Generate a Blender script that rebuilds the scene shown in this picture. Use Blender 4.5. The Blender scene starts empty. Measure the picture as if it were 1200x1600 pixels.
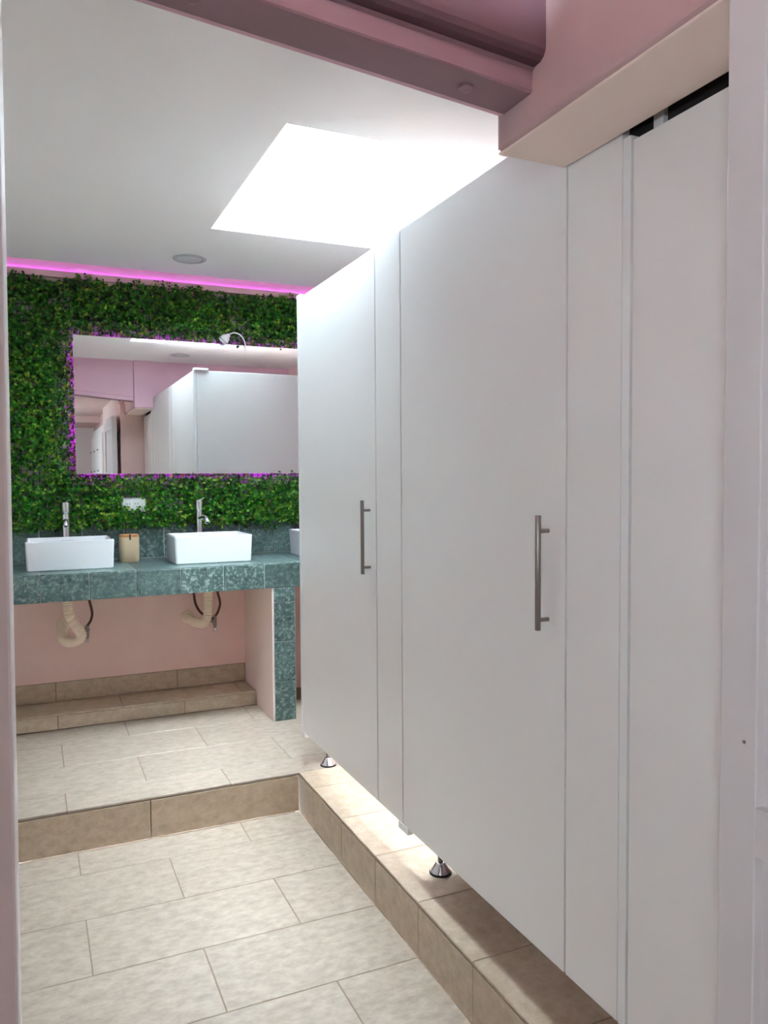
import bpy, bmesh, math, random
import numpy as np
from mathutils import Vector, Matrix
random.seed(7)
S = bpy.context.scene
COL = S.collection
PI = math.pi

# ------------------------------------------------------------------ camera
F_PX, YAW, PITCH, ROLL, EYE = 1225.31, 0.42282, -0.04394, -0.00656, 1.3582
fw = Vector((math.sin(YAW)*math.cos(PITCH), math.cos(YAW)*math.cos(PITCH), math.sin(PITCH)))
r0 = Vector((math.cos(YAW), -math.sin(YAW), 0)); u0 = r0.cross(fw)
rt = math.cos(ROLL)*r0 + math.sin(ROLL)*u0
up = -math.sin(ROLL)*r0 + math.cos(ROLL)*u0
cam = bpy.data.cameras.new('camera')
cam.sensor_fit = 'HORIZONTAL'; cam.sensor_width = 36.0
cam.lens = F_PX/1200*36.0; cam.clip_start = 0.02
camo = bpy.data.objects.new('camera', cam); COL.objects.link(camo)
m3 = Matrix((rt, up, -fw)).transposed()
camo.matrix_world = Matrix.Translation((0, 0, EYE)) @ m3.to_4x4()
S.camera = camo

# ------------------------------------------------------------------ light
w = bpy.data.worlds.new('sky'); S.world = w; w.use_nodes = True
bg = w.node_tree.nodes['Background']
bg.inputs[0].default_value = (0.80, 0.91, 1.0, 1); bg.inputs[1].default_value = 112.0
def portal(name, loc, rot, sx, sy):
    l = bpy.data.lights.new(name, 'AREA'); l.shape = 'RECTANGLE'; l.size = sx; l.size_y = sy
    l.cycles.is_portal = True
    o = bpy.data.objects.new(name, l); COL.objects.link(o); o.location = loc; o.rotation_euler = rot
SKX0, SKX1, SKY0, SKY1, SKZ = 0.712, 1.44, 2.262, 3.318, 3.9
portal('skylight_portal', ((SKX0+SKX1)/2, (SKY0+SKY1)/2, SKZ-.06), (0, 0, 0), SKX1-SKX0, SKY1-SKY0)
portal('passage_portal', (-0.89, -0.9, 1.6), (0, -PI/2, 0), 0.3, 0.3)
S.cycles.max_bounces = 16; S.cycles.diffuse_bounces = 14      # a white room: let the daylight bounce on
S.view_settings.view_transform = 'Standard'; S.view_settings.look = 'None'
S.view_settings.gamma = 1.0; S.view_settings.use_curve_mapping = False
S.view_settings.exposure = 0.8

# ------------------------------------------------------------------ materials
def lin(c): return tuple((x/255/12.92 if x/255 <= .04045 else ((x/255+.055)/1.055)**2.4) for x in c)
def new_mat(name):
    m = bpy.data.materials.new(name); m.use_nodes = True
    return m, m.node_tree.nodes, m.node_tree.links, m.node_tree.nodes['Principled BSDF']
def mat(name, col, rough=.5, metal=0., bump=0., bscale=40., var=0., vscale=6., spec=.5, coat=0.):
    m, N, L, b = new_mat(name)
    c = lin(col)
    b.inputs['Base Color'].default_value = (*c, 1); b.inputs['Roughness'].default_value = rough
    b.inputs['Metallic'].default_value = metal; b.inputs['Specular IOR Level'].default_value = spec
    b.inputs['Coat Weight'].default_value = coat
    g = N.new('ShaderNodeNewGeometry')
    if var:
        n = N.new('ShaderNodeTexNoise'); n.inputs['Scale'].default_value = vscale; n.inputs['Detail'].default_value = 5
        L.new(g.outputs['Position'], n.inputs['Vector'])
        r = N.new('ShaderNodeValToRGB'); r.color_ramp.elements[0].position = .3; r.color_ramp.elements[1].position = .7
        r.color_ramp.elements[0].color = (*[x*(1-var) for x in c], 1); r.color_ramp.elements[1].color = (*[min(1, x*(1+var)) for x in c], 1)
        L.new(n.outputs['Fac'], r.inputs['Fac']); L.new(r.outputs['Color'], b.inputs['Base Color'])
    if bump:
        n2 = N.new('ShaderNodeTexNoise'); n2.inputs['Scale'].default_value = bscale; n2.inputs['Detail'].default_value = 4
        L.new(g.outputs['Position'], n2.inputs['Vector'])
        bp = N.new('ShaderNodeBump'); bp.inputs['Strength'].default_value = bump; bp.inputs['Distance'].default_value = .004
        L.new(n2.outputs['Fac'], bp.inputs['Height']); L.new(bp.outputs['Normal'], b.inputs['Normal'])
    return m
def stone(name, stops, scale, detail, rough, stretch=(1, 1, 1), mottle=0., mscale=60., mcol=(200, 210, 200), bump=.15, shade=.12, mlo=.5, mhi=.62):
    """tile stone: noise whose origin and tone shift from tile to tile"""
    m, N, L, b = new_mat(name)
    g = N.new('ShaderNodeNewGeometry'); oi = N.new('ShaderNodeObjectInfo')
    mul = N.new('ShaderNodeMath'); mul.operation = 'MULTIPLY'; mul.inputs[1].default_value = 37.
    L.new(oi.outputs['Random'], mul.inputs[0])
    add = N.new('ShaderNodeVectorMath'); add.operation = 'ADD'
    L.new(g.outputs['Position'], add.inputs[0]); L.new(mul.outputs[0], add.inputs[1])
    mp = N.new('ShaderNodeVectorMath'); mp.operation = 'MULTIPLY'; mp.inputs[1].default_value = stretch
    L.new(add.outputs[0], mp.inputs[0])
    n = N.new('ShaderNodeTexNoise'); n.inputs['Scale'].default_value = scale; n.inputs['Detail'].default_value = detail
    n.inputs['Roughness'].default_value = .65; n.inputs['Distortion'].default_value = .15
    L.new(mp.outputs[0], n.inputs['Vector'])
    r = N.new('ShaderNodeValToRGB'); e = r.color_ramp.elements
    e[0].position = stops[0][0]; e[0].color = (*lin(stops[0][1]), 1)
    e[1].position = stops[-1][0]; e[1].color = (*lin(stops[-1][1]), 1)
    for p, c in stops[1:-1]:
        x = e.new(p); x.color = (*lin(c), 1)
    L.new(n.outputs['Fac'], r.inputs['Fac'])
    src = r.outputs['Color']
    if mottle:
        n3 = N.new('ShaderNodeTexNoise'); n3.inputs['Scale'].default_value = mscale; n3.inputs['Detail'].default_value = 6
        n3.inputs['Roughness'].default_value = .7
        L.new(mp.outputs[0], n3.inputs['Vector'])
        r3 = N.new('ShaderNodeValToRGB'); r3.color_ramp.elements[0].position = mlo; r3.color_ramp.elements[1].position = mhi
        r3.color_ramp.elements[0].color = (0, 0, 0, 1); r3.color_ramp.elements[1].color = (1, 1, 1, 1)
        L.new(n3.outputs['Fac'], r3.inputs['Fac'])
        mm = N.new('ShaderNodeMath'); mm.operation = 'MULTIPLY'
        # some tiles are strongly mottled, others nearly plain
        rr = N.new('ShaderNodeMapRange'); rr.inputs['To Min'].default_value = .12*mottle; rr.inputs['To Max'].default_value = mottle
        w2 = N.new('ShaderNodeMath'); w2.operation = 'MULTIPLY'; w2.inputs[1].default_value = 7.31
        f2 = N.new('ShaderNodeMath'); f2.operation = 'FRACT'
        L.new(oi.outputs['Random'], w2.inputs[0]); L.new(w2.outputs[0], f2.inputs[0]); L.new(f2.outputs[0], rr.inputs['Value'])
        L.new(r3.outputs['Color'], mm.inputs[0]); L.new(rr.outputs[0], mm.inputs[1])
        mx = N.new('ShaderNodeMix'); mx.data_type = 'RGBA'
        mx.inputs[7].default_value = (*lin(mcol), 1)
        L.new(mm.outputs[0], mx.inputs[0]); L.new(src, mx.inputs[6]); src = mx.outputs[2]
    hv = N.new('ShaderNodeHueSaturation'); mr = N.new('ShaderNodeMapRange')
    mr.inputs['To Min'].default_value = 1-shade; mr.inputs['To Max'].default_value = 1+shade
    L.new(oi.outputs['Random'], mr.inputs['Value']); L.new(mr.outputs[0], hv.inputs['Value']); L.new(src, hv.inputs['Color'])
    L.new(hv.outputs['Color'], b.inputs['Base Color'])
    b.inputs['Roughness'].default_value = rough
    bp = N.new('ShaderNodeBump'); bp.inputs['Strength'].default_value = bump; bp.inputs['Distance'].default_value = .002
    L.new(n.outputs['Fac'], bp.inputs['Height']); L.new(bp.outputs['Normal'], b.inputs['Normal'])
    return m
def emit(name, col, s):
    m, N, L, b = new_mat(name)
    b.inputs['Base Color'].default_value = (*lin(col), 1); b.inputs['Emission Color'].default_value = (*lin(col), 1)
    b.inputs['Emission Strength'].default_value = s
    return m

M = {}
M['ceiling'] = mat('ceiling_paint', (244, 243, 242), .9, bump=.05, bscale=60)
M['pink'] = mat('pink_wall_paint', (236, 205, 200), .75, bump=.12, bscale=55, var=.03)
M['shaded_mauve'] = mat('shaded_mauve_paint', (84, 57, 66), .7, bump=.12, bscale=55, var=.03)  # shade on the camera side of the mauve wall, put into the colour
M['greige'] = mat('grey_beige_paint', (158, 150, 147), .75, bump=.1, bscale=50)
M['mauve'] = mat('mauve_wall_paint', (216, 176, 192), .75, bump=.12, bscale=55, var=.03)
M['beam'] = mat('mauve_timber_paint', (140, 108, 118), .55, bump=.25, bscale=30, var=.05)
M['soffit'] = mat('pale_pink_plaster', (218, 192, 186), .75, bump=.12, bscale=50, var=.03)
M['dusty_pink'] = mat('dusty_pink_paint', (184, 157, 157), .75, bump=.12, bscale=55, var=.03)
M['lit_pink'] = mat('lit_pink_paint', (243, 220, 214), .75, bump=.1, bscale=55)  # wall pink made lighter: the light on the support wall, painted in
M['pale'] = mat('pale_beige_plaster', (236, 218, 208), .7, bump=.1, bscale=50, var=.02)
M['shaft'] = mat('skylight_plaster', (246, 248, 249), .85)
M['laminate'] = mat('white_laminate', (240, 238, 237), .33, bump=.015, bscale=120, spec=.45)
M['laminate_edge'] = mat('white_edge_band', (240, 240, 240), .3)
M['door_paint'] = mat('white_door_paint', (222, 218, 218), .45, bump=.2, bscale=28, var=.02)
M['steel'] = mat('brushed_steel', (150, 142, 138), .3, 1., bump=.03, bscale=300)
M['chrome'] = mat('chrome', (225, 226, 230), .08, 1.)
M['rubber'] = mat('black_rubber', (22, 22, 24), .6)
M['gap_shade'] = mat('gap_shade_paint', (40, 32, 32), .9)
M['ceramic'] = mat('white_ceramic', (244, 246, 248), .12, coat=.5)
M['plastic'] = mat('white_plastic', (238, 238, 238), .35)
M['slot'] = mat('black_slot', (15, 15, 15), .5)
M['ink'] = mat('grey_ink', (120, 124, 132), .5)
M['canister'] = mat('beige_stoneware', (178, 158, 128), .55, bump=.05, var=.05)
M['wood'] = mat('bamboo_lid', (178, 124, 74), .5, var=.18, vscale=40)
M['hose'] = mat('cream_plastic_hose', (246, 230, 212), .45)
M['braid'] = mat('brown_braided_hose', (96, 66, 58), .4, .4, bump=.6, bscale=500)
M['backing'] = mat('grey_backing', (168, 164, 160), .8, var=.1, vscale=9)
M['wire'] = mat('black_mat_grid', (14, 20, 14), .6)
M['seam_shade'] = mat('dark_seam_shade', (36, 31, 30), .8)  # dark strips behind the door seams, standing in for shadow in the gaps
M['grout'] = mat('beige_grout', (138, 122, 104), .9, bump=.2, bscale=200)
M['light_grout'] = mat('pale_grout', (198, 204, 194), .85)
M['lamp_ring'] = mat('grey_lamp_ring', (176, 178, 180), .45)
M['lamp_lens'] = mat('frosted_lamp_lens', (206, 208, 210), .6)
M['floor_tile'] = stone('beige_floor_tile', [(.25, (146, 132, 117)), (.5, (168, 154, 139)), (.75, (186, 173, 159))], 24, 14, .42, (1, 1.7, 1), mottle=.45, mscale=110, mcol=(140, 122, 102), shade=.03, bump=.02, mlo=.52, mhi=.70)
M['step_tile'] = stone('tan_step_tile', [(.3, (170, 151, 128)), (.5, (186, 168, 146)), (.7, (200, 184, 163))], 24, 14, .45, (1, 1, 1.3), mottle=.4, mscale=120, mcol=(140, 118, 94), shade=.04, bump=.02, mlo=.52, mhi=.68)
M['green_tile'] = stone('slate_green_tile', [(.28, (40, 55, 55)), (.45, (68, 90, 88)), (.6, (84, 107, 102)), (.75, (116, 136, 128))], 20, 14, .32, (1, 1, 1),
                        mottle=.85, mscale=62, mcol=(172, 188, 180), bump=.12, shade=.14)
M['magenta'] = emit('magenta_led', (226, 60, 255), 8.0)
M['magenta_cove'] = emit('magenta_cove_led', (205, 95, 255), 4.0)
def glass():
    m = bpy.data.materials.new('clear_glass'); m.use_nodes = True; N = m.node_tree.nodes; L = m.node_tree.links
    N.clear(); o = N.new('ShaderNodeOutputMaterial'); t = N.new('ShaderNodeBsdfTransparent'); g = N.new('ShaderNodeBsdfGlossy'); x = N.new('ShaderNodeMixShader')
    t.inputs[0].default_value = (.96, .98, .98, 1); g.inputs['Roughness'].default_value = .02; x.inputs[0].default_value = .06
    L.new(t.outputs[0], x.inputs[1]); L.new(g.outputs[0], x.inputs[2]); L.new(x.outputs[0], o.inputs[0]); return m
M['glass'] = glass()
def mirror_mat():
    m, N, L, b = new_mat('silvered_mirror'); b.inputs['Base Color'].default_value = (.93, .95, .945, 1)
    b.inputs['Metallic'].default_value = 1; b.inputs['Roughness'].default_value = .0; return m
M['mirror'] = mirror_mat()
def leaf_mat():
    m, N, L, b = new_mat('boxwood_leaf')
    a = N.new('ShaderNodeAttribute'); a.attribute_name = 'leaf_tint'
    L.new(a.outputs['Color'], b.inputs['Base Color']); b.inputs['Roughness'].default_value = .42
    b.inputs['Specular IOR Level'].default_value = .35
    tr = N.new('ShaderNodeBsdfTranslucent'); L.new(a.outputs['Color'], tr.inputs['Color'])
    mx = N.new('ShaderNodeMixShader'); mx.inputs[0].default_value = .18
    out = N['Material Output']; L.new(b.outputs[0], mx.inputs[1]); L.new(tr.outputs[0], mx.inputs[2]); L.new(mx.outputs[0], out.inputs[0])
    return m
M['leaf'] = leaf_mat()

# ------------------------------------------------------------------ mesh helpers
def obj(name, bm, m, parent=None, smooth=False, loc=None):
    me = bpy.data.meshes.new(name); bm.normal_update(); bm.to_mesh(me); bm.free()
    for mm in (m if isinstance(m, (list, tuple)) else [m]): me.materials.append(mm)
    if smooth:
        for p in me.polygons: p.use_smooth = True
        try: me.set_sharp_from_angle(angle=math.radians(40))
        except Exception: pass
    o = bpy.data.objects.new(name, me); COL.objects.link(o)
    if loc: o.location = loc
    if parent: o.parent = parent
    return o
def thing(name, label, cat, loc=(0, 0, 0), group=None):
    o = bpy.data.objects.new(name, None); COL.objects.link(o); o.location = loc; o.empty_display_size = .05
    o['label'] = label; o['category'] = cat
    if group: o['group'] = group
    return o
def tag(o, label, cat, group=None):
    o['label'] = label; o['category'] = cat
    if group: o['group'] = group
    return o
def struct(o): o['kind'] = 'structure'; return o
def box(bm, x0, x1, y0, y1, z0, z1, bev=0., seg=2):
    r = bmesh.ops.create_cube(bm, size=1.0); vs = r['verts']
    for v in vs: v.co = Vector((x0+(v.co.x+.5)*(x1-x0), y0+(v.co.y+.5)*(y1-y0), z0+(v.co.z+.5)*(z1-z0)))
    if bev:
        es = list({e for v in vs for e in v.link_edges})
        bmesh.ops.bevel(bm, geom=es, offset=bev, segments=seg, profile=.5, affect='EDGES')
    return bm
def bx(*a, **k): return box(bmesh.new(), *a, **k)
def lathe(bm, prof, n=32, axis='Z', c=(0, 0, 0)):
    c = Vector(c); rings = []
    for r, h in prof:
        ring = []
        for i in range(n):
            t = 2*PI*i/n; a, b = r*math.cos(t), r*math.sin(t)
            p = {'Z': (a, b, h), 'Y': (a, h, -b), 'X': (h, a, b)}[axis]
            ring.append(bm.verts.new(c+Vector(p)))
        rings.append(ring)
    for A, B in zip(rings, rings[1:]):
        for i in range(n): bm.faces.new((A[i], A[(i+1) % n], B[(i+1) % n], B[i]))
    if prof[0][0] > 1e-6: bm.faces.new(rings[0][::-1])
    if prof[-1][0] > 1e-6: bm.faces.new(rings[-1])
    return bm
def spline(pts, n):
    P = [Vector(p) for p in pts]; P = [2*P[0]-P[1]]+P+[2*P[-1]-P[-2]]; out = []
    for i in range(1, len(P)-2):
        for k in range(n):
            t = k/n; a, b, c, d = P[i-1], P[i], P[i+1], P[i+2]
            out.append(.5*((2*b)+(c-a)*t+(2*a-5*b+4*c-d)*t*t+(3*b-a-3*c+d)*t**3))
    out.append(P[-2]); return out
def tube(bm, pts, rad, n=14):
    """rad: number or function of arc length"""
    L = 0; frames = []; t0 = (pts[1]-pts[0]).normalized(); ref = Vector((0, 0, 1)) if abs(t0.z) < .9 else Vector((1, 0, 0))
    u = t0.cross(ref).normalized(); rings = []
    for i, p in enumerate(pts):
        t = (pts[min(i+1, len(pts)-1)]-pts[max(i-1, 0)]).normalized()
        u = (u-t*u.dot(t)).normalized(); v = t.cross(u)
        if i: L += (p-pts[i-1]).length
        r = rad(L) if callable(rad) else rad
        rings.append([bm.verts.new(p+r*(math.cos(2*PI*k/n)*u+math.sin(2*PI*k/n)*v)) for k in range(n)])
    for A, B in zip(rings, rings[1:]):
        for k in range(n): bm.faces.new((A[k], A[(k+1) % n], B[(k+1) % n], B[k]))
    bm.faces.new(rings[0][::-1]); bm.faces.new(rings[-1])
    return bm
TILE_CACHE = {}
def tile(parent, m, x0, x1, y0, y1, z0, z1, gap=.0017, ch=.0012):
    """one tile: slab, its outer edges chamfered; alike sizes share a mesh"""
    d = [x1-x0, y1-y0, z1-z0]; thin = d.index(min(d))
    for i in range(3):
        if i != thin: d[i] -= 2*gap
    key = (m.name, tuple(round(v, 4) for v in d))
    c = ((x0+x1)/2, (y0+y1)/2, (z0+z1)/2)
    if key not in TILE_CACHE:
        b = bmesh.new(); box(b, -d[0]/2, d[0]/2, -d[1]/2, d[1]/2, -d[2]/2, d[2]/2, bev=ch, seg=1)
        me = bpy.data.meshes.new('tile'); b.to_mesh(me); b.free(); me.materials.append(m); TILE_CACHE[key] = me
    o = bpy.data.objects.new('tile', TILE_CACHE[key]); COL.objects.link(o); o.location = c; o.parent = parent
    return o
def joints(lo, hi, start, step):
    """cut [lo,hi] at start + k*step"""
    k = math.ceil((lo-start)/step); xs = [lo]; x = start+k*step
    while x < hi-1e-4:
        if x > lo+.02: xs.append(x)
        x += step
    if hi-xs[-1] < .02 and len(xs) > 1: xs[-1] = hi
    else: xs.append(hi)
    return list(zip(xs, xs[1:]))

# ------------------------------------------------------------------ the shell
XL, XR, YB = -0.80, 2.25, 4.262         # left wall, right wall, wall behind the basins
ZC, YST, XS, H1 = 2.40, 3.013, 0.967, 0.160
TT = .009                                # tile thickness
YV = .66                                 # wall beside the open door
floor = struct(obj('floor', bx(-.9, XS, -3.2, YST, -.12, -.0016), M['grout']))
for (y0, y1, s) in [(2.836, YST, .125), (2.536, 2.836, .422), (2.236, 2.536, .123), (1.936, 2.236, .424), (1.636, 1.936, .722),
                    (1.336, 1.636, .424), (1.036, 1.336, .123), (.736, 1.036, .424), (.436, .736, .123), (.136, .436, .424),
                    (-.164, .136, .123), (-.464, -.164, .424)]:
    lo = XL if y0 > .6 else -.9
    for a, b in joints(lo, XS, s, .597): tile(floor, M['floor_tile'], a, b, y0, y1, -TT, 0)
up_floor = struct(obj('floor', bx(XL, XS-.012, YST+.010, YB, -.12, H1-.0016), M['grout']))
box_b = bmesh.new(); box(box_b, XS+.010, XR, .72, YB, -.12, H1-.0016)
led_floor = struct(obj('floor', box_b, M['grout']))
for (y0, y1, s) in [(YST, 3.189, .689), (3.189, 3.489, .392), (3.489, 3.789, .696), (3.789, 4.027, .393)]:
    for a, b in joints(XL, XR, s, .597): tile(up_floor, M['floor_tile'], a, b, y0, y1, H1-TT, H1)
YJ = [YST]+[2.836-.3*k for k in range(8)]
for y1, y0 in zip(YJ, YJ[1:]):
    for a, b in ((XS, XS+.597), (XS+.597, XR)): tile(led_floor, M['step_tile'], a, b, y0, y1, H1-TT, H1)
    tile(led_floor, M['step_tile'], XS+.0012, XS+.010, y0, y1, 0, H1-TT-.0018)
for a, b in joints(XL, XS+.0012, .383, .6): tile(up_floor, M['step_tile'], a, b, YST+.0012, YST+.010, 0, H1-TT-.0018)

# back wall, its splashback tiles
wall_back = struct(obj('wall_back', bx(XL-.1, XR+.1, YB, YB+.12, -.1, 2.6), M['pink']))
for a, b in joints(XL, XR, .0317, .2017): tile(wall_back, M['green_tile'], a, b, YB-.008, YB, .947, 1.135)
g = obj('joint_bed', bx(XL, XR, YB-.0055, YB, .946, 1.136), M['light_grout'], wall_back)
wall_left = struct(obj('wall_left', bx(XL-.12, XL, YV-.10, YB, -.1, 2.6), M['ceiling']))
wall_right = struct(obj('wall_right', bx(XR, XR+.12, .5, YB, -.1, 2.6), M['pink']))

# tiled ledge at the foot of the back wall
YL, ZL = 4.027, .236
kb = bmesh.new(); box(kb, XL, 1.062, YL+.0095, YB, H1, ZL-TT-.0005); box(kb, XL, 1.062, YB-.006, YB, ZL, .3345)
base = struct(obj('baseboard_back', kb, M['grout']))
for a, b in joints(XL, 1.062, .092, .598): tile(base, M['step_tile'], a, b, YL+.0005, YL+.009, H1, ZL-TT)
for a, b in joints(XL, 1.062, .393, .598): tile(base, M['step_tile'], a, b, YL, YB-.009, ZL-TT, ZL)
for a, b in joints(XL, 1.062, .091, .601): tile(base, M['step_tile'], a, b, YB-.009, YB-.0002, ZL, .336)

YCV = 4.105                              # the ceiling stops short of the wall here
# ceiling with the light shaft
ce = bmesh.new()
for a in ((XL, SKX0, .2, YCV), (SKX1, XR, .2, YCV), (SKX0, SKX1, .2, SKY0), (SKX0, SKX1, SKY1, YCV)):
    box(ce, a[0], a[1], a[2], a[3], ZC, ZC+.10)
bmesh.ops.remove_doubles(ce, verts=ce.verts, dist=1e-5)
ceiling = struct(obj('ceiling', ce, M['ceiling']))
win = struct(obj('window_1', (lambda b: (box(b, SKX0-.08, SKX0, SKY0-.08, SKY1+.08, ZC+.10, SKZ), box(b, SKX1, SKX1+.08, SKY0-.08, SKY1+.08, ZC+.10, SKZ),
      box(b, SKX0, SKX1, SKY0-.08, SKY0, ZC+.10, SKZ), box(b, SKX0, SKX1, SKY1, SKY1+.08, ZC+.10, SKZ))[0] and b)(bmesh.new()), M['shaft']))
fr = bmesh.new()
for a in ((SKX0-.05, SKX0+.03, SKY0-.05, SKY1+.05), (SKX1-.03, SKX1+.05, SKY0-.05, SKY1+.05), (SKX0+.03, SKX1-.03, SKY0-.05, SKY0+.03), (SKX0+.03, SKX1-.03, SKY1-.03, SKY1+.05)):
    box(fr, a[0], a[1], a[2], a[3], SKZ, SKZ+.04)
obj('window_frame', fr, M['plastic'], win)
obj('pane', bx(SKX0-.02, SKX1+.02, SKY0-.02, SKY1+.02, SKZ+.042, SKZ+.05), M['glass'], win)

# recessed cove over the hedge: a batten hides the magenta strip that washes the wall behind it
lp = bmesh.new(); box(lp, XL, XR, 4.232, YB, 2.358, 2.369); box(lp, XL, XR, 4.232, 4.240, 2.369, 2.388)
lip = struct(obj('trim_1', lp, M['soffit']))
obj('led_strip', bx(XL+.02, XR-.02, 4.2405, 4.2425, 2.3695, 2.386), M['magenta_cove'], lip)
struct(obj('ceiling', bx(XL, XR, YCV, YB, 2.47, 2.50), M['ceiling']))

# wall over the opening: mauve, with a timber board whose underside slopes down to the right
XB = .844
def zl(x): return 2.052-.0855*(x-XB)
def sloped(bm, x0, x1, prof, top=None):
    """prof: (y, dz above the sloping underside); top: absolute z for the points marked None"""
    A = [bm.verts.new((x0, y, top if d is None else zl(x0)+d)) for y, d in prof]
    B = [bm.verts.new((x1, y, top if d is None else zl(x1)+d)) for y, d in prof]
    n = len(prof)
    for i in range(n): bm.faces.new((A[i], A[(i+1) % n], B[(i+1) % n], B[i]))
    bm.faces.new(A[::-1]); bm.faces.new(B)
    bmesh.ops.recalc_face_normals(bm, faces=bm.faces); return bm
wall_front = struct(obj('wall_front', sloped(bmesh.new(), XL, XB, [(1.318, .034), (1.2396, .040), (1.2396, None), (1.318, None)], ZC), M['mauve']))
struct(obj('wall_front', sloped(bmesh.new(), XL, XB, [(1.2394, .040), (1.186, .042), (1.176, .047), (1.170, .056), (1.169, .066), (1.169, None), (1.2394, None)], ZC), M['shaded_mauve']))
board = struct(obj('trim_2', sloped(bmesh.new(), XL, XB, [(1.303, 0), (1.214, 0), (1.211, .003), (1.209, .036), (1.203, .0405), (1.303, .0405)]), M['beam']))
for x in (.733, .2454):
    b = lathe(bmesh.new(), [(.014, 0), (.0135, -.004), (.009, -.008), (.0, -.0095)], 20)
    o = obj('bolt_cap', b, M['beam'], board, True, (x, 1.257, zl(x)))

# boxed soffit that runs toward the camera along the stall fronts
ZS = 1.989
sb = bmesh.new(); box(sb, XB, 1.006, .56, 1.331, ZS, ZC, bev=.012, seg=3)
soff = struct(obj('trim_3', sb, M['dusty_pink']))
obj('underside_board', bx(XB+.004, 1.006, .56, 1.330, ZS-.004, ZS+.001, bev=.003), M['pale'], soff)
sb = bmesh.new(); box(sb, 1.0062, XR, 1.086, 1.30, 2.09, ZC)
soff2 = struct(obj('trim_4', sb, M['mauve']))
sb = bmesh.new(); box(sb, 1.0062, XR, .56, 1.0855, 2.03, ZC); box(sb, 1.034, 1.048, .665, 1.074, 1.90, 2.03)
struct(obj('gap_shade_box', sb, M['gap_shade']))  # box and board coloured dark to paint the unlit stall behind the gap
obj('end_face', bx(XB+.006, 1.006, 1.3312, 1.333, ZS+.008, ZC), M['mauve'], soff)
obj('far_strip', sloped(bmesh.new(), XL, XB, [(1.314, 0), (1.3035, 0), (1.3035, .033), (1.314, .033)]), M['mauve'], board)
# wall beside the open door, and the passage the picture is taken from
sb = bmesh.new(); box(sb, .80, 1.02, YV-.10, YV, -.1, ZS+.10); box(sb, 1.02, XR, YV-.10, YV, -.1, ZC)
struct(obj('wall_front', sb, M['soffit']))
sb = bmesh.new(); box(sb, .80, .92, -1.1, YV-.10, -.1, 2.3); box(sb, .86, .98, -3.2, -1.1, -.1, 2.3)
struct(obj('wall_passage', sb, M['soffit']))
sb = bmesh.new(); box(sb, -.9, .98, -3.3, -3.2, -.1, 2.3)
struct(obj('wall_passage', sb, M['laminate']))
sb = bmesh.new(); box(sb, -1.0, -.9, -3.3, -1.05, -.1, 2.3); box(sb, -1.0, -.9, -.75, YV-.10, -.1, 2.3); box(sb, -1.0, -.9, -1.05, -.75, -.1, 1.45); box(sb, -1.0, -.9, -1.05, -.75, 1.75, 2.3)
struct(obj('wall_passage', sb, M['laminate']))
sb = bmesh.new(); box(sb, -.9, -.06, YV-.22, YV-.10, -.1, 2.3)
struct(obj('wall_passage', sb, M['soffit']))
sb = bmesh.new(); box(sb, -.9, .98, -2.2, YV-.10, 2.20, 2.3); box(sb, -.9, .98, -3.2, -2.2, 2.12, 2.3); box(sb, XL, XB, YV-.10, 1.169, 2.38, 2.40)
struct(obj('ceiling', sb, M['soffit']))
pw = bmesh.new()
for a in ((-1.05, -1.02, 1.45, 1.75), (-.78, -.75, 1.45, 1.75), (-1.02, -.78, 1.45, 1.48), (-1.02, -.78, 1.72, 1.75)): box(pw, -.98, -.93, a[0], a[1], a[2], a[3])
pwin = struct(obj('fill_window', pw, M['plastic']))  # unseen window, added to bring fill daylight into the passage
obj('pane', bx(-.957, -.952, -1.02, -.78, 1.48, 1.72), M['glass'], pwin)

# open white door leaf at the right edge, white jamb at the left edge
DX = .723
d = bmesh.new(); Y0, Y1 = -.14, .66
box(d, DX, DX+.046, Y1-.050, Y1, .012, 1.975, bev=.002); box(d, DX, DX+.046, Y0, Y0+.10, .012, 1.975, bev=.002)
for a, b in ((.012, .20), (.935, .990), (1.86, 1.975)): box(d, DX, DX+.046, Y0+.10, Y1-.050, a, b)
door = struct(obj('door_1', d, M['door_paint']))
for a, b in ((.20, .935), (.990, 1.86)): obj('door_panel', bx(DX+.012, DX+.034, Y0+.10, Y1-.050, a, b, bev=.0), M['door_paint'], door)
obj('latch_plate', bx(DX+.016, DX+.030, Y1-.0005, Y1+.002, .95, 1.12), M['steel'], door)
obj('upper_latch', bx(DX+.046, DX+.058, Y1-.03, Y1-.004, 1.74, 1.83), M['rubber'], door)
obj('nail_head', lathe(bmesh.new(), [(.0022, 0), (.0018, -.001), (0, -.0014)], 12, 'X', (DX, .626, 1.059)), M['steel'], door)
j = bmesh.new(); box(j, -.075, -.0135, YV-.10, YV, 0, 2.2, bev=.002)
for v in j.verts: v.co.x += .0135*(v.co.z-1.36)/1.9*.9 if v.co.x > -.05 else 0
struct(obj('door_2', j, M['door_paint']))
struct(obj('added_light_block', bx(-.22, -.10, YV-.10, 1.168, -.1, 2.38), M['greige']))  # unseen wall, added to keep room light off the lintel front
struct(obj('wall_front', bx(XL-.1, -.0752, YV-.098, YV-.003, 0, 2.4), M['soffit']))

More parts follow.
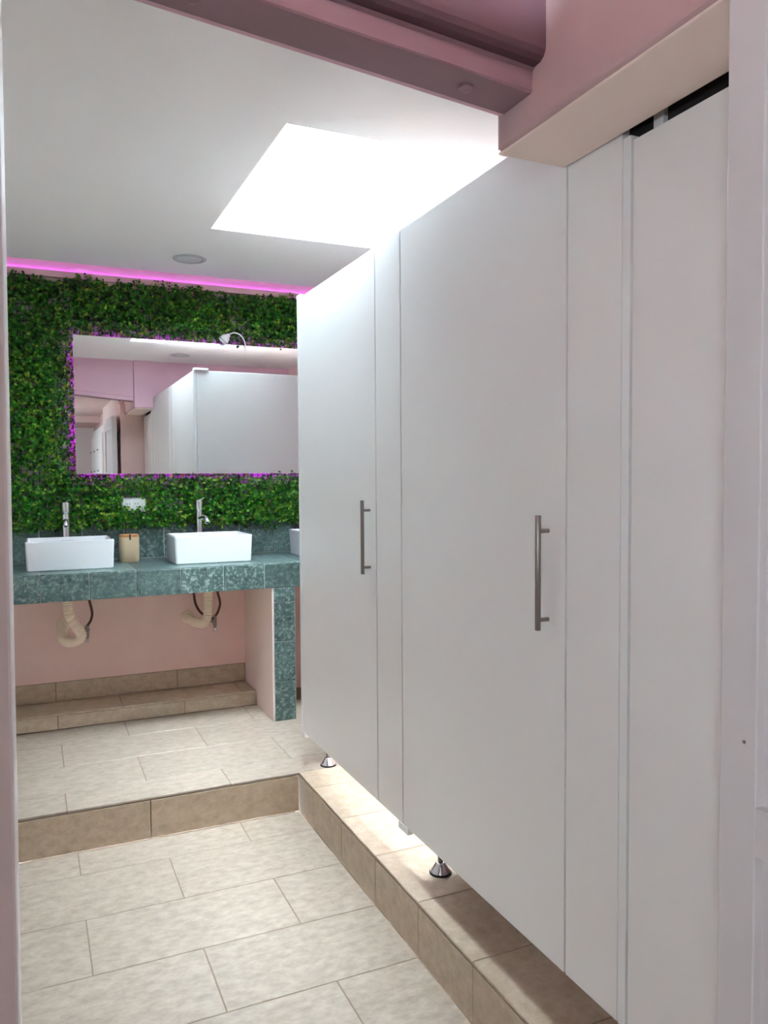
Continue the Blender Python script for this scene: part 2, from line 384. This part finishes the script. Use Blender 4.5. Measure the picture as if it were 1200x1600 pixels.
# ------------------------------------------------------------------ toilet stalls
XD, ZB, ZT = 1.010, .3025, 2.087
TH = .018
def fixed_part(label, yp, pil, foot_xy, cap=False):
    t = thing('stall_partition', label, 'partition', (XD, yp, H1), 'toilet stall partitions')
    def P(b, n, m, s=False, par=None): return obj(n, b, m, par or t, s)
    def L(*a, **k):
        a = list(a); a[0] -= XD; a[1] -= XD; a[2] -= yp; a[3] -= yp; a[4] -= H1; a[5] -= H1; return bx(*a, **k)
    P(L(XD+TH+.001, XR-.002, yp-.012, yp+.012, ZB, ZT, bev=.0015), 'side_panel', M['laminate'])
    P(L(XD+.15, XR-.002, yp-.010, yp+.010, H1+.004, ZB-.0005), 'lower_panel', M['laminate'])
    y0, y1 = pil
    pl = P(L(XD, XD+TH, y0+.002, y1-.002, ZB, ZT, bev=.0012), 'pilaster', M['laminate'])
    fx, fy = foot_xy[0]-XD, foot_xy[1]-yp
    f = P(lathe(bmesh.new(), [(.013, .034), (.0145, .033), (.017, .029), (.031, .010), (.032, .006)], 36, c=(fx, fy, 0)), 'foot', M['chrome'], True)
    P(lathe(bmesh.new(), [(.0335, 0), (.034, .003), (.0325, .0062), (.02, .0064)], 36, c=(fx, fy, 0)), 'rubber_ring', M['rubber'], True, f)
    P(lathe(bmesh.new(), [(.0085, .033), (.0085, ZB-H1+.004)], 20, c=(fx, fy, 0)), 'stem', M['steel'], True, f)
    P(L(foot_xy[0]-.022, foot_xy[0]+.035, yp-.016, yp+.016, ZB-.016, ZB+.05, bev=.0015), 'foot_bracket', M['laminate_edge'])
    return t, P, L
# partition between the stall of the near door and the stall of the far door
t1, P1, L1 = fixed_part('white panel partition with narrow front strip between the two white stall doors', 2.062, (2.119, 2.305), (1.105, 2.056))
P1(L1(XD-.0008, XD+.018, 2.085, 2.150, ZB-.022, ZB-.001, bev=.001), 'pivot_block', M['laminate_edge'])
P1(L1(XD+.0185, XD+.030, 2.095, 2.15, ZB+.004, ZT-.004), 'shadow_strip', M['seam_shade'])
P1(L1(XD+.0185, XD+.030, 2.28, 2.33, ZB+.004, ZT-.004), 'shadow_strip', M['seam_shade'])
# end panel that faces the basins
t2, P2, L2 = fixed_part('white end panel of the stalls facing the green hedge and wash basins', 3.090, (3.1045, 3.1065), (1.105, 3.041))
bpy.data.objects.remove([c for c in t2.children if c.name.startswith('pilaster')][0])
P2(L2(XD, XD+.018, 3.0775, 3.102, ZB, ZT, bev=.0012), 'front_edge', M['laminate_edge'])
P2(L2(XD, XD+.020, 3.060, 3.101, ZB-.020, ZB-.001, bev=.001), 'pivot_block', M['laminate_edge'])
P2(L2(XD+.002, XD+.10, 3.070, 3.112, ZT+.001, ZT+.016, bev=.002), 'corner_cap', M['laminate_edge'])
# partition beside the near stall
t3, P3, L3 = fixed_part('white panel partition whose wide front strip passes under the pink boxed soffit', 1.092, (1.161, 1.3245), (1.105, 1.075))
P3(L3(XD-.001, XD+.018, 1.1385, 1.159, ZB, ZT-.11, bev=.001), 'edge_strip', M['laminate_edge'])
P3(L3(XD+.0185, XD+.030, 1.29, 1.345, ZB+.004, ZT-.004), 'shadow_strip', M['seam_shade'])
P3(L3(XD+.0185, XD+.029, 1.105, 1.168, ZB+.004, 2.03), 'shadow_strip', M['seam_shade'])
P3(L3(XD-.0008, XD+.018, 1.10, 1.136, ZB-.022, ZB-.001, bev=.001), 'pivot_block', M['laminate_edge'])

def stall_door(label, y0, y1, ztop, handle):
    t = thing('stall_door', label, 'door', (XD, (y0+y1)/2, ZB), 'white toilet stall doors')
    yc = (y0+y1)/2
    obj('panel', bx(0, TH, y0-yc+.0036, y1-yc-.0036, 0, ztop-ZB, bev=.0012), M['laminate'], t)
    if handle:
        hy, za, zb2, zt2, zb1 = handle
        h = obj('handle', lathe(bmesh.new(), [(.0, zb1-ZB), (.0058, zb1-ZB), (.0062, zb1-ZB+.001), (.0062, zt2-ZB-.001), (.0058, zt2-ZB), (0, zt2-ZB)], 24, c=(-.027, hy-yc, 0)), M['steel'], t, True)
        for z in (za, zb2):
            obj('handle_post', lathe(bmesh.new(), [(.0045, -.026), (.0045, 0)], 16, 'X', (0, hy-yc, z-ZB)), M['steel'], h, True)
    return t
stall_door('far white stall door, nearest the basins, with a steel bar handle', 2.305, 3.0755, ZT, (2.358, 1.252, 1.065, 1.284, 1.043))
stall_door('wide white stall door in the middle with the largest steel bar handle', 1.3245, 2.119, ZT, (1.386, 1.242, 1.051, 1.2755, 1.029))
stall_door('white stall door without handle below the black gap, at the right of the photo', YV+.025, 1.1365, 1.966, None)

# ------------------------------------------------------------------ tiled counter
YF, ZK, ZKB = 3.700, .945, .821
counter = thing('tiled_counter', 'slate green tiled counter carrying the white basins', 'counter', (0, YF, H1))
inv = Matrix.Translation((0, -YF, -H1))
def child(o, par, iv): o.parent = par; o.matrix_parent_inverse = iv; return o
cb = bmesh.new(); box(cb, XL, XR, YF+.0055, YB-.0002, ZKB+.0012, ZK-.0025)
child(obj('slab', cb, M['light_grout']), counter, inv)
def ctile(*a):
    o = tile(None, M['green_tile'], *a); o.parent = counter; o.matrix_parent_inverse = inv; return o
for a, b in joints(XL, XR, .027, .2):
    ctile(a, b, YF, YF+.0085, ZKB, ZK-.0035)
    ctile(a, b, YF+.001, 4.10, ZK-.0085, ZK); ctile(a, b, 4.10, YB-.0082, ZK-.0085, ZK)
cb = bmesh.new(); box(cb, 1.064, 1.180, YF+.009, YB-.0005, H1, ZKB+.0005)
child(obj('support_wall', cb, M['lit_pink']), counter, inv)
for z0, z1 in ((H1, .3565), (.3565, .5545), (.5545, .7515), (.7515, ZKB)): ctile(1.071, 1.1795, YF, YF+.0085, z0, z1)
child(obj('joint_bed', bx(1.070, 1.180, YF+.005, YF+.009, H1, ZKB), M['light_grout']), counter, inv)

# ------------------------------------------------------------------ basins
def basin_mesh(W, D, H):
    b = bmesh.new(); hw, hd = W/2, D/2
    def ring(x, y, z, rad, n=5):
        vs = []
        for cx, cy, a0 in ((x-rad, y-rad, 0), (-x+rad, y-rad, PI/2), (-x+rad, -y+rad, PI), (x-rad, -y+rad, 1.5*PI)):
            for k in range(n+1):
                a = a0+PI/2*k/n; vs.append(b.verts.new((cx+rad*math.cos(a), cy+rad*math.sin(a), z)))
        return vs
    wt = .014
    R = [ring(hw-.010, hd-.010, 0, .012), ring(hw-.006, hd-.006, .004, .012), ring(hw-.001, hd-.001, H-.006, .010), ring(hw-.001, hd-.001, H-.003, .010), ring(hw-.004, hd-.004, H, .010),
         ring(hw-wt+.003, hd-wt+.003, H, .010), ring(hw-wt, hd-wt, H-.003, .010), ring(hw-wt-.006, hd-wt-.006, .045, .016), ring(hw-wt-.020, hd-wt-.020, .028, .022), ring(.05, .04, .022, .02)]
    for A, B in zip(R, R[1:]):
        n = len(A)
        for i in range(n): b.faces.new((A[i], A[(i+1) % n], B[(i+1) % n], B[i]))
    b.faces.new(R[0][::-1]); b.faces.new(R[-1])
    return b
basin0 = None
BW, BD, BH = .381, .285, .135
def text_mesh(s, size):
    c = bpy.data.curves.new('logo', 'FONT'); c.body = s; c.size = size; c.align_x = 'CENTER'; c.align_y = 'CENTER'; c.extrude = .0002
    o = bpy.data.objects.new('logo', c); COL.objects.link(o)
    me = bpy.data.meshes.new_from_object(o.evaluated_get(bpy.context.evaluated_depsgraph_get()))
    bpy.data.objects.remove(o); bpy.data.curves.remove(c); return me
logo_me = text_mesh('CORONA', .012); logo_me.materials.clear(); logo_me.materials.append(M['ink'])
bas_me = basin_mesh(BW, BD, BH)
def basin(x, label):
    global basin0
    t = thing('wash_basin', label, 'sink', (x, 3.822+BD/2, ZK+.0005), 'white rectangular wash basins')
    if basin0 is None:
        b = obj('bowl', bas_me, M['ceramic'], t, True); basin0 = b.data
        dr = obj('drain', lathe(bmesh.new(), [(.026, .0222), (.025, .0245), (.018, .0250), (.016, .0235), (0, .0235)], 28), M['chrome'], t, True); basin.dr = dr.data
    else:
        for n, me in (('bowl', basin0), ('drain', basin.dr)):
            o = bpy.data.objects.new(n, me); COL.objects.link(o); o.parent = t
    lo = bpy.data.objects.new('logo', logo_me); COL.objects.link(lo); lo.parent = t
    lo.location = (0, BD/2-.0165, BH-.020); lo.rotation_euler = (PI/2+.04, 0, 0)
    return t
basin(.1585, 'white rectangular basin on the left, beside the beige canister, on the green counter')
basin(.8115, 'white rectangular basin to the right of the beige canister on the green counter')
basin(1.466, 'white basin half hidden behind the end of the white stall panels')

# ------------------------------------------------------------------ faucets
def faucet(x, label, rz):
    t = thing('faucet', label, 'faucet', (x, 4.168, ZK), 'tall chrome basin faucets')
    t.rotation_euler = (0, 0, rz)
    obj('base_flange', lathe(bmesh.new(), [(.026, 0), (.026, .006), (.022, .010), (.0175, .012)], 32), M['chrome'], t, True)
    obj('body', lathe(bmesh.new(), [(.017, .010), (.017, .238), (.0165, .240), (.0165, .243), (.0185, .246)], 32), M['chrome'], t, True)
    hd = obj('lever_cap', lathe(bmesh.new(), [(.0185, .2465), (.0192, .248), (.0192, .298), (.0175, .301), (0, .302)], 32), M['chrome'], t, True)
    obj('lever_pin', tube(bmesh.new(), [Vector((0, -.010, .301)), Vector((.012, -.022, .309)), Vector((.020, -.030, .314))], .003, 10), M['chrome'], hd, True)
    pts = spline([(0, -.008, .205), (0, -.05, .212), (0, -.085, .213), (0, -.105, .205), (0, -.114, .192)], 6)
    sp = obj('spout', tube(bmesh.new(), pts, .0115, 20), M['chrome'], t, True)
    d = (pts[-1]-pts[-3]).normalized()
    e = pts[-1]
    ring = obj('aerator', tube(bmesh.new(), [e-d*.002, e+d*.004], .0128, 20), M['chrome'], sp, True)
    obj('outlet_mesh', tube(bmesh.new(), [e+d*.0035, e+d*.0046], .0095, 18), M['slot'], sp, True)
faucet(.154, 'tall chrome faucet behind the left white basin', -.05)
faucet(.806, 'tall chrome faucet behind the white basin right of the beige canister', .17)
faucet(1.466, 'tall chrome faucet behind the basin hidden by the stall panels', 0)

# ------------------------------------------------------------------ canister
c = thing('canister', 'small beige canister with a wooden lid between the two full basins', 'canister', (.443, 4.105, ZK))
def rsq(b, hw, rad, z, n=6):
    vs = []
    for sx, sy, a0 in ((1, 1, 0), (-1, 1, PI/2), (-1, -1, PI), (1, -1, 1.5*PI)):
        for k in range(n+1):
            a = a0+PI/2*k/n; vs.append(b.verts.new((sx*(hw-rad)+rad*math.cos(a), sy*(hw-rad)+rad*math.sin(a), z)))
    return vs
def rsolid(rings):
    b = bmesh.new(); R = [rsq(b, *r) for r in rings]
    for A, B in zip(R, R[1:]):
        for i in range(len(A)): b.faces.new((A[i], A[(i+1) % len(A)], B[(i+1) % len(A)], B[i]))
    b.faces.new(R[0][::-1]); b.faces.new(R[-1]); return b
obj('body', rsolid([(.044, .026, 0), (.0465, .028, .003), (.0475, .029, .060), (.0475, .029, .121), (.046, .028, .124)]), M['canister'], c, True)
obj('lid', rsolid([(.042, .026, .1242), (.0445, .027, .125), (.0445, .027, .135), (.043, .026, .137)]), M['wood'], c, True)
tb = bmesh.new(); box(tb, -.004, .004, -.051, -.0478, .112, .127, bev=.0012); box(tb, -.0035, .0035, -.0505, -.030, .1372, .1392, bev=.0008); box(tb, -.004, .004, -.051, -.0455, .127, .139, bev=.001)
obj('pull_tab', tb, M['slot'], c)

# ------------------------------------------------------------------ plumbing under the counter
def rib(r, p=.0105, a=.0028): return lambda L: r+a*math.cos(2*PI*L/p)
def hose(label, pts, esc):
    t = thing('drain_hose', label, 'pipe', esc, 'drain hoses under the counter')
    iv = Matrix.Translation([-v for v in esc])
    P = spline(pts, 40)
    child(obj('corrugated_hose', tube(bmesh.new(), P, rib(.0215), 18), M['hose'], None, True), t, iv)
    child(obj('wall_flange', lathe(bmesh.new(), [(.024, -.012), (.033, -.008), (.035, 0)], 28, 'Y', esc), M['hose'], None, True), t, iv)
hose('cream corrugated drain hose with a low bend under the left basin',
     [(.148, 4.0, .8195), (.147, 3.995, .76), (.151, 3.99, .715), (.175, 3.985, .668), (.203, 4.0, .622), (.198, 4.02, .592), (.168, 4.05, .573), (.138, 4.08, .572), (.124, 4.13, .584), (.128, 4.20, .613), (.136, 4.24, .628), (.137, YB, .629)], (.137, YB-.0005, .629))
hose('cream corrugated drain hose bending left into the wall under the right basin',
     [(.812, 4.0, .8195), (.812, 4.0, .76), (.810, 4.0, .69), (.805, 4.005, .645), (.792, 4.035, .615), (.770, 4.12, .607), (.757, 4.20, .611), (.752, 4.24, .614), (.751, YB, .615)], (.751, YB-.0005, .615))
def supply(label, hoses, vx, vz):
    t = thing('water_supply', label, 'valve', (vx, YB, vz), 'supply valves under the counter')
    iv = Matrix.Translation((-vx, -YB, -vz))
    v = lathe(bmesh.new(), [(.016, 0), (.016, -.004), (.007, -.006), (.007, -.050)], 20, 'Y', (vx, YB, vz)); lathe(v, [(.0085, -.030), (.010, -.022), (.010, .012), (.0075, .018)], 20, 'Z', (vx, YB-.05, vz))
    vo = child(obj('angle_valve', v, M['steel'], None, True), t, iv)
    k = obj('valve_knob', lathe(bmesh.new(), [(.006, -.030), (.0105, -.034), (.009, -.050), (.004, -.054)], 16, 'Z', (vx, YB-.05, vz)), M['chrome'], None, True); child(k, vo, Matrix())
    for h in hoses:
        child(obj('braided_hose', tube(bmesh.new(), spline(h, 12), .0065, 12), M['braid'], None, True), t, iv)
    child(obj('hose_nut', lathe(bmesh.new(), [(.0095, .014), (.0095, .032), (.007, .034)], 6, 'Z', (vx, YB-.05, vz)), M['steel'], None), t, iv)
supply('brown braided hose and chrome valve on the pink wall under the left basin',
       [[(.238, 4.16, .8195), (.258, 4.18, .735), (.267, 4.19, .684), (.261, 4.20, .648), (.247, YB-.052, .622), (.243, YB-.05, .610)]], .243, .588)
supply('brown braided hose loop and chrome valve on the pink wall under the right basin',
       [[(.884, 4.16, .8195), (.900, 4.18, .748), (.914, 4.19, .690), (.907, 4.205, .645), (.893, YB-.052, .618), (.889, YB-.05, .610)],
        [(.772, 4.18, .8195), (.776, 4.19, .748), (.786, 4.195, .690), (.813, 4.20, .643), (.858, YB-.054, .612), (.884, YB-.05, .606)]], .889, .588)

# ------------------------------------------------------------------ outlet
t = thing('wall_outlet', 'white double outlet plate half covered by the hedge above the canister', 'outlet', (.485, YB-.012, 1.224))
obj('cover_plate', bx(-.058, .058, -.022, .011, -.036, .036, bev=.004), M['plastic'], t)
for dx in (-.028, .012):
    s = obj('socket', bx(dx-.014, dx+.016, -.0245, -.0215, -.022, .018, bev=.0015), M['plastic'], t)
    sl = bmesh.new()
    for a in (-.006, .006): box(sl, dx+a-.0013, dx+a+.0013, -.0252, -.0244, .002, .011)
    lathe(sl, [(.003, -.0252), (.003, -.0244)], 12, 'Y', (dx, 0, -.008))
    obj('socket_slots', sl, M['slot'], s)

# ------------------------------------------------------------------ mirror
MX0, MX1, MZ0, MZ1, MY = .208, 1.85, 1.386, 2.0755, 4.205
mir = thing('mirror', 'wide frameless mirror glowing magenta around its edges on the hedge wall', 'mirror', (.9, MY, 1.72))
mir.rotation_euler = (-.00325, 0, .0028)
obj('glass', bx(MX0-.9, MX1-.9, 0, .005, MZ0-1.72, MZ1-1.72), M['mirror'], mir)
obj('back_box', bx(MX0-.9+.05, MX1-.9-.05, .0055, .046, MZ0-1.72+.05, MZ1-1.72-.05), M['plastic'], mir)
for a in ((MX0+.030, MX0+.040, MZ0+.030, MZ1-.030), (MX1-.040, MX1-.030, MZ0+.030, MZ1-.030), (MX0+.040, MX1-.040, MZ0+.030, MZ0+.040), (MX0+.040, MX1-.040, MZ1-.040, MZ1-.030)):
    obj('led_strip', bx(a[0]-.9, a[1]-.9, .012, .030, a[2]-1.72, a[3]-1.72), M['magenta'], mir)

# plug resting on the mirror's top edge
t = thing('power_plug', 'round white plug with a curved white cable resting on the mirror top edge', 'plug', (.962, 4.190, 2.082))
pl = lathe(bmesh.new(), [(.0, -.004), (.020, -.004), (.0245, 0), (.0245, .020), (.021, .034), (.012, .042), (.010, .052), (0, .052)], 28)
po = obj('plug_body', pl, M['plastic'], t, True); po.rotation_euler = (.35, .75, .0); po.location = (-.014, 0, .006)
obj('plug_ring', lathe(bmesh.new(), [(.0248, .006), (.0258, .007), (.0258, .011), (.0248, .012)], 28), M['lamp_ring'], po, True)
pts = spline([(.022, -.010, .045), (.048, -.016, .053), (.080, -.014, .044), (.102, -.006, .018), (.113, .008, -.010), (.118, .020, -.04)], 12)
obj('cable', tube(bmesh.new(), pts, .0034, 10), M['plastic'], t, True)

# ------------------------------------------------------------------ ceiling lights (switched off)
def downlight(x, y, label):
    t = thing('ceiling_light', label, 'light', (x, y, ZC), 'round ceiling downlights')
    obj('trim_ring', lathe(bmesh.new(), [(.079, 0), (.079, -.002), (.074, -.005), (.062, -.006), (.058, -.003)], 48), M['lamp_ring'], t, True)
    obj('lens', lathe(bmesh.new(), [(.0578, -.0025), (.0560, -.0036), (0, -.0036)], 48), M['lamp_lens'], t, True)
downlight(.712, 3.808, 'round flush ceiling light, switched off, in front of the hedge wall')
downlight(1.168, 1.745, 'round flush ceiling light, switched off, seen only in the mirror')

# ------------------------------------------------------------------ lockers in the passage, seen in the mirror
lk = thing('locker', 'pale locker with knobs in the passage, seen only in the mirror', 'locker', (.80, -1.9, 0))
obj('body', bx(.002, .055, -.79, .78, .05, 2.02), M['laminate'], lk)
for a, b in ((-.78, -.27), (-.26, .25), (.26, .77)):
    dd = obj('locker_door', bx(-.018, .0, a, b, .06, 1.94, bev=.002), M['laminate'], lk)
    for z in (1.25, 1.5, 1.75): obj('knob', lathe(bmesh.new(), [(.006, 0), (.008, -.012), (.010, -.018), (0, -.020)], 14, 'X', (-.018, a+.06, z)), M['steel'], dd, True)

# ------------------------------------------------------------------ boxwood hedge
rng = np.random.default_rng(11)
hedge = thing('artificial_hedge', 'artificial green boxwood hedge covering the wall around the mirror', 'hedge', (.5, YB, 1.12))
HZ0, HZ1, GX0 = 1.105, 2.352, -.50
child(obj('backing_panel', bx(GX0-.01, 1.955, YB-.0022, YB-.0002, HZ0+.035, HZ1-.01), M['backing']), hedge, Matrix.Translation((-.5, -YB, -1.12)))
# black plastic grid of the mats
V, Fc = [], []
def bar(a, b, r=.0016):
    k = len(V); a = np.array(a); b = np.array(b)
    for p in (a, b):
        for q in ((-r, -r), (r, -r), (r, r), (-r, r)):
            V.append((p[0]+q[0], p[1]+q[1], p[2]) if abs(b[2]-a[2]) > abs(b[0]-a[0]) else (p[0], p[1]+q[0], p[2]+q[1]))
    for i in range(4): Fc.append((k+i, k+(i+1) % 4, k+4+(i+1) % 4, k+4+i))
GS = .0270
gx = np.arange(GX0, 1.95, GS)
for x in gx: bar((x, YB-.014, HZ0+.03), (x, YB-.014, HZ1-.012))
for z in np.arange(HZ0+.03, HZ1-.005, GS): bar((GX0, YB-.014, z), (1.95, YB-.014, z))
me = bpy.data.meshes.new('mat_grid'); me.from_pydata(V, [], Fc); me.materials.append(M['wire'])
o = bpy.data.objects.new('mat_grid', me); COL.objects.link(o); o['kind'] = 'stuff'; child(o, hedge, Matrix.Translation((-.5, -YB, -1.12)))
# leaves: sprigs of rounded leaves on short stems
sp_x, sp_z = np.meshgrid(np.arange(GX0+.005, 1.95, .0130), np.arange(HZ0+.010, HZ1, .0130))
sx = sp_x.ravel()+rng.uniform(-.010, .010, sp_x.size); sz = sp_z.ravel()+rng.uniform(-.010, .010, sp_x.size)
low = np.sin(sx*9.1+1.3)*np.sin(sz*7.7+sx*3.1)+.6*np.sin(sx*23.+sz*17.)+.5*np.sin(sz*31.-sx*12.)
keep = ~((sx > MX0+.004) & (sz > MZ0+.004) & (sz < MZ1-.004))
keep &= ~((np.abs(sx-.482) < .066) & (sz > 1.203) & (sz < 1.270))
keep &= rng.random(sx.size) > np.where(low < -1.1, .45, .03)
rim = (sx > MX0-.034) & (sz > MZ0-.034) & (sz < MZ1+.034)
keep &= ~(rim & (rng.random(sx.size) < .42))
edge = HZ1+.004-.012*(np.sin(sx*13.)+np.sin(sx*5.3+2)) * .5
keep &= sz < edge-rng.uniform(0, .01, sx.size)
sx, sz = sx[keep], sz[keep]; low = low[keep]; ns = sx.size
NL = 9
dirv = np.stack([rng.normal(0, .38, ns), -np.ones(ns), rng.normal(.12, .38, ns)], 1); dirv /= np.linalg.norm(dirv, axis=1)[:, None]
slen = rng.uniform(.022, .047, ns)*(1+.22*np.clip(low, -1.2, 1.2))
behind = (sx > MX0-.005) & (sz > MZ0-.005) & (sz < MZ1+.005)
slen = np.where(behind, np.minimum(slen, .021), slen)
P0 = np.stack([sx, np.full(ns, YB-.013), sz], 1)
idx = np.repeat(np.arange(ns), NL); li = np.tile(np.arange(NL), ns); nL = idx.size
frac = np.array([.2, .35, .45, .6, .6, .82, .82, 1., 1.])[li]
base_p = P0[idx]+dirv[idx]*(slen[idx]*frac)[:, None]
az = li*(PI/2)*1.0+np.where(li % 2 == 1, PI/2, 0)+rng.uniform(-.5, .5, nL)+np.repeat(rng.uniform(0, 6.28, ns), NL)
dn = dirv[idx]; tmp = np.where(np.abs(dn[:, 2:3]) < .9, np.array([[0, 0, 1.]]), np.array([[1., 0, 0]]))
uu = np.cross(dn, tmp); uu /= np.linalg.norm(uu, axis=1)[:, None]; vv = np.cross(dn, uu)
out = np.cos(az)[:, None]*uu+np.sin(az)[:, None]*vv
tilt = rng.uniform(.2, .9, nL)[:, None]
ax = out*np.cos(tilt)+dn*np.sin(tilt); ax /= np.linalg.norm(ax, axis=1)[:, None]
side = np.cross(ax, dn); side /= np.linalg.norm(side, axis=1)[:, None]
nor = np.cross(side, ax)
ln = rng.uniform(.0105, .0165, nL)[:, None]; wd = ln*rng.uniform(.38, .48, nL)[:, None]
def pt(a, s, h): return base_p+ax*ln*a+side*wd*s+nor*ln*h
LV = np.stack([pt(.05, 0, 0), pt(.38, -.95, .10), pt(.80, -.72, .06), pt(1.0, 0, -.04), pt(.80, .72, .06), pt(.38, .95, .10), pt(.55, 0, -.04)], 1)
LV[:, :, 1] = np.minimum(LV[:, :, 1], YB-.003)
tri = np.array([[6, 0, 1], [6, 1, 2], [6, 2, 3], [6, 3, 4], [6, 4, 5], [6, 5, 0]])
FV = (np.arange(nL)[:, None, None]*7+tri[None]).reshape(-1, 3)
me = bpy.data.meshes.new('foliage')
me.vertices.add(nL*7); me.vertices.foreach_set('co', LV.reshape(-1).astype(np.float32))
me.loops.add(FV.size); me.loops.foreach_set('vertex_index', FV.reshape(-1).astype(np.int32))
me.polygons.add(len(FV)); me.polygons.foreach_set('loop_start', (np.arange(len(FV))*3).astype(np.int32)); me.polygons.foreach_set('loop_total', np.full(len(FV), 3, np.int32))
me.update(calc_edges=True)
ca = me.color_attributes.new('leaf_tint', 'FLOAT_COLOR', 'POINT')
k = np.clip(rng.normal(.42, .22, nL)+np.repeat(rng.normal(0, .2, ns), NL)+.06*frac, 0, 1)[:, None]
cA, cB, cC = (np.array(lin(c)) for c in ((8, 46, 10), (38, 122, 22), (146, 176, 54)))
colr = np.where(k < .6, cA+(cB-cA)*k/.6, cB+(cC-cB)*(k-.6)/.4)
full = np.concatenate([np.repeat(colr, 7, 0), np.ones((nL*7, 1))], 1)
ca.data.foreach_set('color', full.reshape(-1).astype(np.float32))
me.materials.append(M['leaf'])
for p in (me,): p.shade_smooth()
o = bpy.data.objects.new('foliage', me); COL.objects.link(o); o['kind'] = 'stuff'; child(o, hedge, Matrix.Translation((-.5, -YB, -1.12)))
